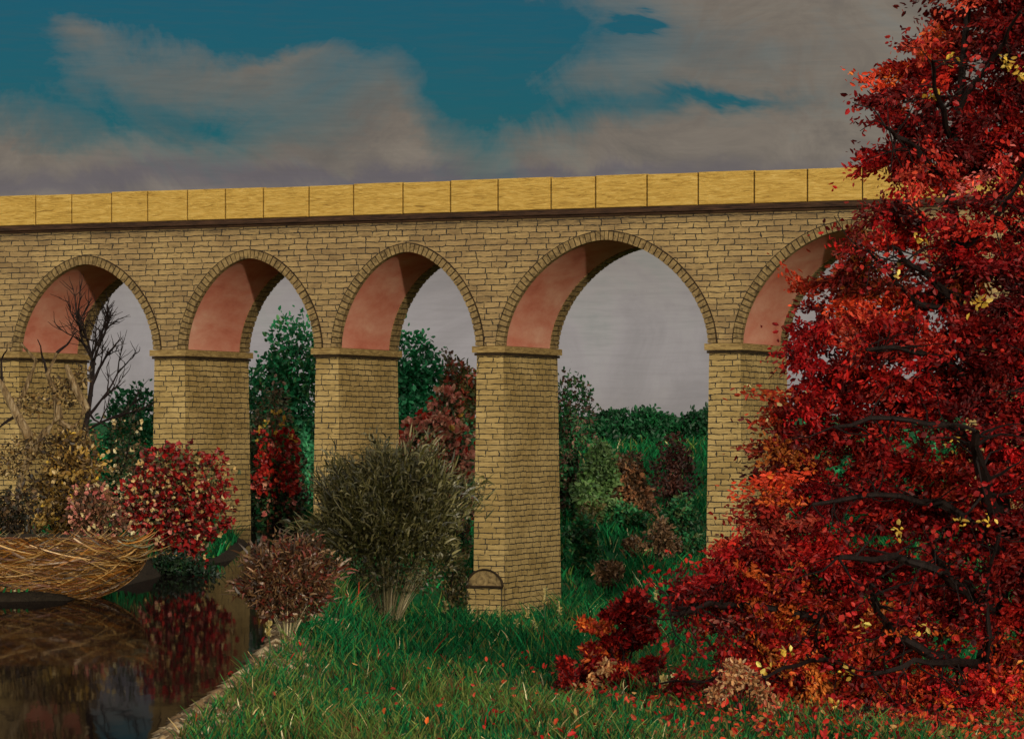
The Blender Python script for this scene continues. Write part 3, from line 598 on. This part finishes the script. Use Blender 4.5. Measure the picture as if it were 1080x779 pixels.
# ---- red maple
def maple():
    Y = 62; X = at(1046, Y); z0 = gz(X, Y); m = Y/FP
    o = empty('red_maple', (X, Y, z0), 'tall crimson maple with black limbs filling the right side of the view', 'tree')
    def q(px, py, dy=0): return ((px-1046)*m, dy, zat(py, Y)-z0)
    t = MB(); t.tube([q(1044,830), q(1042,770), q(1038,720,.1), q(1052,640), q(1060,560,.1), q(1048,470), q(1030,400), q(1018,330,.1), q(1010,260), q(1000,190), q(1012,110), q(1020,20), q(1030,-60)],
                   [.34,.27,.24,.21,.20,.18,.16,.14,.12,.10,.08,.06,.03], seg=10)
    t.build('trunk', M['bark_dark'], o, colors=False)
    limbs = [([(1040,715),(990,690),(945,672),(915,640),(905,610)], .10), ([(1045,700),(1000,690),(950,690),(905,700)], .07), ([(1052,650),(1010,618),(980,598),(930,584),(870,582)], .10),
      ([(1006,616),(985,590),(965,565)], .06), ([(905,640),(850,650),(790,635),(740,632),(700,640)], .075), ([(745,634),(722,640),(706,632)], .05), ([(1060,560),(1030,520),(1010,480),(1004,455)], .13), ([(1048,470),(1075,430),(1085,380)], .10),
      ([(1018,330),(980,300),(950,285),(925,268)], .07), ([(1015,330),(960,320),(930,290),(905,270)], .05), ([(1010,270),(1040,230),(1062,190)], .06), ([(1000,200),(960,165),(935,155),(915,150)], .06), ([(1005,150),(975,110),(960,85)], .05),
      ([(1012,110),(1040,70),(1055,30)], .05), ([(1030,400),(980,380),(940,370),(900,372)], .06), ([(1048,470),(990,450),(930,440),(870,450)], .065), ([(1058,570),(990,530),(920,520),(850,530)], .07), ([(1042,755),(1070,780),(1085,800)], .07),
      ([(1042,740),(1000,735),(960,745),(900,735),(850,745)], .06), ([(1036,720),(1035,670),(1030,600),(1036,560)], .05), ([(905,700),(850,690),(800,705),(750,700)], .04), ([(860,690),(800,700),(740,712),(690,712)], .035)]
    lm = MB(); tips = []
    for pts, r in limbs:
        k = len(pts); dys = np.cumsum(R.normal(size=k)*.25)-np.linspace(0, 1.0, k)*2.2; P3 = [np.array(q(a, b, dys[i] if i else 0)) for i, (a, b) in enumerate(pts)]
        fine = []
        for i in range(k-1):
            for u in (0, .33, .66): fine.append(P3[i]*(1-u)+P3[i+1]*u+rnd_dir(1)[0]*.05)
        fine.append(P3[-1]); lm.tube([tuple(x) for x in fine], [r*1.35*(1-.7*i/len(fine)) for i in range(len(fine))], seg=7)
        for f_ in fine[2:]:
            for _ in range(2):
                e = f_+rnd_dir(1)[0]*np.array([1.0,.9,.8]); limb(lm, f_, e, r*.28, .008, wob=.12, n=5, seg=4); tips.append(e)
    lm.build('branches', M['bark_dark'], o, colors=False)
    # leaf clumps: px, py, rx, ry, palette
    K = SCAR[:2]+CRIM[:2]; D = CRIM; O = ORNG+SCAR[:1]; B = [(.12,.003,.004),(.07,.003,.003),(.20,.006,.006)]
    L = [(1022,20,34,38,SCAR),(1062,30,40,50,K),(972,55,20,18,SCAR+O[:1]),(1000,75,44,34,K),(1060,110,38,44,D),(955,90,32,20,O),(938,118,28,17,B),(985,140,38,26,B),(945,165,28,20,K),(1000,185,44,16,SCAR+PINK[1:2]),(1055,165,40,26,K),(962,150,26,20,K),
      (975,225,48,20,D),(1040,240,44,24,K),(935,258,38,16,SCAR),(905,288,32,18,O),(872,302,22,14,O),(950,310,50,26,O),(900,330,42,26,O+SCAR),(1000,300,42,34,D+O[:2]),(1062,310,34,46,B),(860,345,26,22,K),(1020,360,50,34,K),(940,370,50,30,D+SCAR),
      (880,385,46,30,D),(843,372,16,13,K),(850,425,24,24,D),(900,430,50,30,K),(970,430,50,34,D),(1050,420,46,40,B+D),(850,470,32,26,SCAR+D),(915,485,52,28,K),(990,490,46,34,O+SCAR),(1060,490,36,44,D),(836,515,26,24,B+K),(890,535,50,28,B),(950,545,46,30,D),
      (1020,560,48,34,D+O[:1]),(1070,580,30,50,K),(815,556,30,30,SCAR),(780,585,30,17,SCAR+D),(845,580,40,28,K),(745,612,30,20,B+D),(770,640,36,16,D+K),(740,618,34,14,D),(800,690,40,20,D+O),(765,728,30,10,D),(800,615,46,26,D+O[:1]),(870,620,50,26,D+O[:1]),(940,610,48,28,B+D),(1010,620,46,30,D),(795,660,50,24,O+D),(850,665,46,28,O+K),(910,660,46,28,D+O),
      (975,665,46,30,D+B),(1050,660,40,42,K+O[:1]),(782,706,20,18,D),(830,705,44,24,O+D),(890,720,50,28,K+O),(950,720,46,30,D+O[:2]),(1010,730,50,30,K+O[:1]),(1062,740,34,44,O),(860,752,38,16,D),(800,742,26,16,D),(930,765,40,20,B+O[:1]),(1000,780,50,24,O+D),(870,775,40,14,D+O),(935,782,40,14,D),(1050,785,40,16,O+K),(830,768,20,10,D),(716,640,16,8,B),(758,655,12,10,PINK[:1]+D),(715,722,26,6,D),
      (818,430,10,26,ORNG+CREAM[:1]),(822,480,12,22,ORNG+SCAR),(812,515,14,20,ORNG),(950,200,30,16,SCAR),(930,235,26,16,D),(1055,205,34,22,D),(1020,270,50,24,K),(1065,370,34,30,K),(1000,400,50,30,D),(830,455,14,20,K),
      (1060,-30,50,40,K),(1024,-20,26,24,SCAR),(1110,100,60,80,K),(1120,250,60,90,D),(1130,420,60,90,K),(1120,600,60,90,D),(1110,740,50,60,O)]
    f = MB()
    for px, py, rx, ry, pal in L:
        dy = R.uniform(-1.1, 1.2); c = np.array(q(px, py, dy)); area = rx*ry
        if py < 260 and py > 165 and px > 940: area *= .45
        cf = R.choice([.45, .75, 1.0, 1.3, 1.6]); ns = max(4, int(area/70)); cc = rnd_dir(ns)*np.array([rx*m*1.12, rx*m*.9, ry*m*1.12])*(R.random((ns, 1))**.4)+c
        # every spray hangs its leaves one way
        n = int(area*2.0); i = R.integers(0, ns, n); rr = R.uniform(.5, 1.3, ns)[i][:, None]
        ax = rnd_dir(ns)*np.array([1, .5, .45]); ax[:, 2] -= .25; ax[:, 0] -= .15; ax /= np.linalg.norm(ax, axis=1)[:, None]
        p = cc[i]+ax[i]*(R.normal(size=(n, 1))*.30*rr)+R.normal(size=(n, 3))*np.array([.10, .12, .06])*rr
        pp = [pal[k % len(pal)] for k in R.integers(0, len(pal), ns)]; base_c = np.array(pp)*(R.uniform(.4, 1.5, (ns, 1)))*cf
        col = np.clip(base_c[i]*(1+.22*R.normal(size=(n, 1))), .001, .85); alt = R.random(n) < .16; col[alt] = pick(pal, alt.sum(), .3)*cf
        leaves(f, p, ax[i]*1.3, np.full(n, .115), col, .5, .3, .9)
    for e in tips:
        n = 9; p = e+rnd_dir(n)*.2; leaves(f, p, rnd_dir(n), np.full(n, .11), pick(CRIM, n), .8)
    f.build('foliage', M['leaf_gloss'], o)
    y = MB(); 
    for px, py in [(1042,76),(1048,82),(1058,86),(1066,90),(975,108),(990,78),(938,292),(960,250),(1010,330),(1020,325),(900,655),(880,700),(930,560),(820,672),(800,700),(990,470),(1002,540),(1030,548),(955,655),(870,735)]:
        c = np.array(q(px+R.normal()*4, py+R.normal()*3, -1.9)); p = c+rnd_dir(8)*.13; leaves(y, p, rnd_dir(8), np.full(8, .13), pick(YELO, 8), .6)
    y.build('yellow_leaves', M['leaf_gloss'], o)
maple()
def red_shrub():
    Y = 66; X = at(655, Y); z0 = gz(X, Y); m = Y/FP
    o = empty('crimson_shrub', (X, Y, z0), 'low crimson shrub with tan tufts on the grass left of the red maple', 'shrub')
    def q(px, py, dy=0): return ((px-655)*m, dy, zat(py, Y)-z0)
    f = MB(); t = MB()
    L = [(676,640,26,18,CRIM[1:]),(665,668,32,22,CRIM),(640,690,30,18,CRIM[:2]+ORNG[:1]),(614,722,28,24,CRIM[:2]+CRIM[3:]),(650,718,36,18,CRIM),(678,722,14,8,CRIM[1:]),(598,706,14,18,CRIM[1:]),(655,652,26,16,CRIM),(690,705,18,14,CRIM),(652,700,30,16,CRIM[:3]+ORNG[:1]),(602,742,20,10,CRIM),(628,658,20,9,ORNG)]
    for px, py, rx, ry, pal in L:
        dy = R.uniform(-.5, .5); c = q(px, py, dy); n = int(rx*ry*3.4)
        cc = rnd_dir(5)*np.array([rx*m, rx*m, ry*m])*.6+np.array(c); lb = [(x[0], x[1], x[2], rx*m*.42, rx*m*.5, ry*m*.42) for x in cc]
        p, d, i = lobe_pts(lb, n, .2); p[:, 2] = np.maximum(p[:, 2], .04); leaves(f, p, d, np.full(n, .115), pick(pal, n, .35), .5)
        limb(t, (R.normal()*.12, R.normal()*.1, -.1), c, .035, .01, wob=.08)
    f.build('foliage', M['leaf_gloss'], o); t.build('stems', M['bark_dark'], o, colors=False)
    y = MB()
    for px, py in ((625,712),(612,722),(636,702),(640,698),(620,730),(606,735)):
        p = np.array(q(px, py, -.95))+rnd_dir(26)*.12; leaves(y, p, rnd_dir(26), np.full(26, .13), pick([(.45,.22,.08),(.55,.32,.14),(.4,.14,.05)], 26), .5)
    y.build('tan_leaves', M['leaf'], o)
red_shrub()

# low peach coloured shrub at the foot of the maple
def peach_shrub():
    Y = 57.5; X = at(785, Y); z0 = gz(X, Y); m = Y/FP
    o = empty('peach_shrub', (X, Y, z0), 'low peach and tan leaved shrub in front of the red maple foliage', 'shrub'); f = MB(); t = MB()
    for px, py, rx, ry in ((774,704,12,9),(768,718,12,9),(758,733,12,9),(790,716,12,8),(802,730,13,9),(812,745,12,9),(780,712,10,8)):
        c = ((px-785)*m, R.uniform(-.15,.15), zat(py, Y)-z0); n = 150
        p, d, i = lobe_pts([(c[0], c[1], c[2], rx*m, rx*m, ry*m)], n, .2); leaves(f, p, d, np.full(n, .10), pick([(.46,.24,.10),(.36,.16,.06),(.56,.34,.17),(.30,.07,.03)], n, .3), .5)
        limb(t, (R.normal()*.05, 0, -.1), c, .02, .008, wob=.08)
    f.build('foliage', M['leaf'], o); t.build('stems', M['bark_dark'], o, colors=False)
peach_shrub()

# ---- grass, as one stuff object; reeds of the bank; wild flowers
def scatter(n, f): 
    out = []
    tot = 0
    while tot < n:
        Yv = 47+(262-47)*R.random(n)**1.4; px = np.where(R.random(n) < .72, R.uniform(-60, 1140, n), R.uniform(-500, 1600, n)); X = (px-540)/FP*Yv; p = np.stack([X, Yv], 1); p = p[(river_sd(p) > f)]; out.append(p); tot += len(p)
    return np.concatenate(out)[:n]
gp = scatter(195000, .7); z = terr(gp); n = len(gp); base = np.column_stack([gp, z-.03]); H = R.uniform(.18, .50, n)*np.clip(gp[:,1]/75, .75, 1.5)
# taller tussocks in the middle foreground
H *= 1+.8*np.clip(np.sin(gp[:,0]*1.3+gp[:,1]*.35), 0, 1)
dr = rnd_dir(n)*.45; dr[:, 2] = 1; tt = np.linspace(0, 1, 4); cv = rnd_dir(n)*.4; cv[:, 2] = -np.abs(cv[:, 2])
path = dr[:, None, :]*(H[:, None]*tt[None])[:, :, None]+cv[:, None, :]*(H[:, None]*tt[None]**2)[:, :, None]
patch = np.sin(gp[:,0]*.8+2*np.sin(gp[:,1]*.13))*np.cos(gp[:,1]*.21+gp[:,0]*.3)
col = pick([(.004,.10,.028),(.008,.13,.036),(.002,.055,.015),(.005,.11,.03)], n, .4); yl = R.random(n) < .12+.42*np.clip(patch, 0, 1)*(gp[:,1] < 130)+.38*(gp[:,1] < 70); col[yl] = pick([(.10,.17,.03),(.16,.18,.045),(.08,.11,.02),(.13,.085,.03),(.05,.19,.04)], yl.sum(), .3)
yl = R.random(n) < .012; col[yl] = pick(CREAM, yl.sum(), .2); yl = (R.random(n) < .007)*(gp[:,1] < 110); col[yl] = pick(CRIM[:3], yl.sum(), .3)
gm = MB(); ribbons(gm, base, path, R.uniform(.03, .07, n)*np.clip(gp[:,1]/80, .8, 3.5), col); tag(gm.build('meadow_grass', M['grass']), 'rough dark green meadow grass around the piers', 'grass', kind='stuff')
# gravel margin along the right shore
gr = MB(); n = 2600; Yv = R.uniform(47, 92, n); i = np.interp(Yv, [37,50.8,57.8,70,89,113.6], [-5.3,-5.8,-5.6,-5.65,-6.4,-7.5]); X = i+np.abs(R.normal(size=n))*.5+.18; z = terr(np.stack([X, Yv], 1))
base8 = np.array([(1,0,0),(0,1,0),(-1,0,0),(0,-1,0),(0,0,1),(0,0,-1)], float); F8 = np.array([(0,1,4),(1,2,4),(2,3,4),(3,0,4),(1,0,5),(2,1,5),(3,2,5),(0,3,5)])
sz = R.uniform(.05, .15, n); V = base8[None]*(sz[:, None, None]*(1+.3*R.normal(size=(n, 6, 1))))*np.array([1.3, 1, .6]); V = V+np.stack([X, Yv, z+.02], 1)[:, None]
gr.add(V.reshape(-1, 3), (F8[None]+6*np.arange(n)[:, None, None]).reshape(-1, 3), np.repeat(pick([(.28,.19,.09),(.18,.11,.05),(.38,.29,.17),(.09,.06,.03)], n, .2), 6, 0))
tag(gr.build('shore_gravel', M['pebble'], smooth=True), 'tan gravel margin along the near right shore of the river', 'gravel', kind='stuff')

# fallen leaves under and around the maple
n = 8000; X = R.normal(8.6, 3.6, n); Yv = R.uniform(46.5, 72, n); z = terr(np.stack([X, Yv], 1)); p = np.stack([X, Yv, z+R.uniform(.10, .42, n)], 1)
fl = MB(); leaves(fl, p, rnd_dir(n)*np.array([1,1,.3]), np.full(n, .11), pick(CRIM+ORNG[:2]+SCAR+[(.30,.16,.05)], n, .35), .6, .4, .9)
tag(fl.build('fallen_leaves', M['leaf_gloss']), 'crimson and rust fallen leaves caught in the grass under the red maple', 'fallen leaves', kind='stuff')
def flower(px, Y, h, lab, pal=[(.42,.34,.12),(.34,.26,.08),(.5,.42,.2)]):
    X = at(px, Y); z0 = gz(X, Y); o = empty('wild_flower', (X, Y, z0), lab, 'flower', 'pale flower spikes in the meadow')
    s = MB(); pts = limb(s, (0,0,-.05), (R.normal()*.06, 0, h), .022, .012, wob=.05, n=5, seg=5, col=(.03,.08,.02)); s.build('stem', M['leaf'], o)
    b = MB(); n = 40; zz = h*R.uniform(.62, .98, n); p = np.stack([R.normal(size=n)*.02, R.normal(size=n)*.02, zz], 1); d = rnd_dir(n)*.5; d[:, 2] += .9
    leaves(b, p, d, np.full(n, .10), pick(pal, n, .2), .5, .3, 1.2); b.build('petals', M['leaf'], o); return o
places = [(527,118,'beside the foot of the tall middle pier on its left'),(545,112,'just in front of the corner of the tall middle pier'),(556,116,'second from the pier corner'),(563,110,'right of the pier corner, third of the row'),(574,118,'with a tall tip under the right edge of the pier'),
          (590,114,'standing alone right of the tall pier'),(503,100,'between the olive bush and the tall pier'),(283,64,'yellow budded, near the gravel shore'),(470,96,'leaning, right of the olive bush stems'),(684,128,'pale tuft in the open grass between the two tall piers'),(692,126,'second pale tuft in the open grass between the two tall piers'),(713,62,'in the green gap under the arching maple limb'),(700,61,'left one in the green gap under the arching maple limb')]
for px, Yf, lab in places:
    flower(px, Yf, R.uniform(.9, 1.5)*Yf/115, 'pale flower spike '+lab)

# ------------------------------------------------------------------ light, sky, camera
elev = math.radians(8.5); _a, _b = .62, -.785; _x, _y = _a*AX[0]+_b*UX[0], _a*AX[1]+_b*UX[1]; sd_ = Vector((_x*math.cos(elev), _y*math.cos(elev), math.sin(elev))).normalized()
sl = bpy.data.lights.new('sun', 'SUN'); sl.energy = 2.0; sl.angle = math.radians(1.2); sl.color = (1, .90, .72)
so = link(bpy.data.objects.new('sun', sl)); so.rotation_euler = sd_.to_track_quat('Z', 'Y').to_euler()
W = bpy.data.worlds.new('World'); S.world = W; W.use_nodes = True; nt = W.node_tree; bg = nt.nodes['Background']; bg.inputs[1].default_value = .1
sky = nt.nodes.new('ShaderNodeTexSky'); sky.sky_type = 'NISHITA'; sky.sun_disc = False; sky.sun_elevation = elev; sky.sun_rotation = math.atan2(sd_.x, sd_.y)
tc = nt.nodes.new('ShaderNodeTexCoord'); D = tc.outputs['Generated']
_, wc = noise(nt, mapping(nt, D, (17, 17, 20)), 1.0, 6, .66, .6)
wd = nt.nodes.new('ShaderNodeVectorMath'); wd.operation = 'MULTIPLY_ADD'; nt.links.new(wc, wd.inputs[0]); wd.inputs[1].default_value = (.05, .0, .036)
off = nt.nodes.new('ShaderNodeVectorMath'); off.operation = 'SUBTRACT'; nt.links.new(D, off.inputs[0]); off.inputs[1].default_value = (.025, 0, .018); nt.links.new(off.outputs[0], wd.inputs[2])
DW = wd.outputs[0]
def blob(px, py, rx, ry, amp, soft=1.0):
    v = Vector(((px-540)/FP, 1, (HY-py)/FP)); L = v.length; v /= L
    m_ = nt.nodes.new('ShaderNodeVectorMath'); m_.operation = 'SUBTRACT'; nt.links.new(DW, m_.inputs[0]); m_.inputs[1].default_value = v
    s_ = nt.nodes.new('ShaderNodeVectorMath'); s_.operation = 'MULTIPLY'; nt.links.new(m_.outputs[0], s_.inputs[0]); s_.inputs[1].default_value = (FP/rx, 6, FP/ry)
    l_ = nt.nodes.new('ShaderNodeVectorMath'); l_.operation = 'LENGTH'; nt.links.new(s_.outputs[0], l_.inputs[0])
    e = m2(nt, 'MULTIPLY', l_.outputs['Value'], l_.outputs['Value']); e = m2(nt, 'POWER', 2.718, m2(nt, 'MULTIPLY', e, -1.0)); return m2(nt, 'MULTIPLY', e, amp)
blobs = [(180,0,340,56,1.25),(20,70,70,60,.9),(430,25,190,46,1.0),(150,125,110,42,.85),(240,150,60,26,.5),(500,110,70,66,1.1),(620,110,110,24,.75),(760,104,75,10,.9),(655,21,26,7,1.3),(700,55,200,30,.30),(860,110,80,30,.12),(345,125,85,50,.25),(340,105,60,34,.25),(75,46,46,18,-.6),(10,165,90,20,-.4),(300,72,60,12,-.3),(420,150,24,30,-.4)]
tot = None
for b_ in blobs:
    e = blob(*b_); tot = e if tot is None else m2(nt, 'ADD', tot, e)
nf, _ = noise(nt, mapping(nt, D, (26, 26, 36)), 1.0, 7, .66, 1.0)
sf, _ = noise(nt, mapping(nt, D, (60, 60, 700)), 1.0, 3, .6, .3)
far, _ = noise(nt, mapping(nt, D, (2.5, 2.5, 6)), 1.0, 4, .6)
tot = m2(nt, 'ADD', tot, m2(nt, 'MULTIPLY', m2(nt, 'SUBTRACT', nf, .5), 1.1)); tot = m2(nt, 'ADD', tot, m2(nt, 'MULTIPLY', m2(nt, 'SUBTRACT', sf, .5), .2))
mask = ramp(nt, tot, [(.08, (0,0,0)), (.5, (.45,.45,.45)), (1.0, (1,1,1))])
blue = mix(nt, 1.0, sky.outputs[0], (.036,.20,.31), 'MULTIPLY')
cl1 = ramp(nt, nf, [(.3, (1.4,1.24,1.08)), (.45, (1.75,1.5,1.24)), (.56, (2.05,1.75,1.42)), (.7, (2.4,2.05,1.65))])
lil = blob(150, 192, 700, 16, .7); lil2 = m2(nt, 'ADD', lil, blob(600, 185, 300, 10, .4))
cl1 = mix(nt, m2(nt, 'MINIMUM', lil2, .75), cl1, (1.05,.95,1.15))
gl = blob(400, 370, 900, 110, .9); cl1 = mix(nt, gl, cl1, ramp(nt, nf, [(.35, (2.9,2.62,2.5)), (.5, (3.2,2.9,2.8)), (.65, (3.4,3.15,2.95))]))
skyc = mix(nt, mask, cl1, blue); 
skyc = mix(nt, m2(nt, 'MULTIPLY', ramp(nt, sf, [(.45, (0,0,0)), (.75, (1,1,1))]), .12), skyc, (.9,.8,.72))
sy = nt.nodes.new('ShaderNodeSeparateXYZ'); nt.links.new(D, sy.inputs[0])
fill_sky = mix(nt, ramp(nt, far, [(.4, (0,0,0)), (.62, (1,1,1))]), sky.outputs[0], (18,16.3,14.2))     # half clouded sky behind the viewer, brightened as added fill for the arch soffits
skyc = mix(nt, ramp(nt, m2(nt, 'MULTIPLY_ADD', sy.outputs[1], .5), [(.30, (0,0,0)), (.75, (1,1,1))]), fill_sky, skyc)
nt.links.new(skyc, bg.inputs[0])
cam = bpy.data.cameras.new('camera'); co = link(bpy.data.objects.new('camera', cam)); co.location = (0, 0, 0); co.rotation_euler = (math.pi/2, 0, 0)
cam.sensor_width = 36; cam.lens = FP/1080*36; cam.shift_y = (HY-389.5)/1080; cam.clip_end = 6000; cam.clip_start = .5; S.camera = co
S.render.engine = 'CYCLES'; S.view_settings.view_transform = 'Standard'; S.view_settings.look = 'None'; S.view_settings.exposure = 0; S.view_settings.gamma = 1
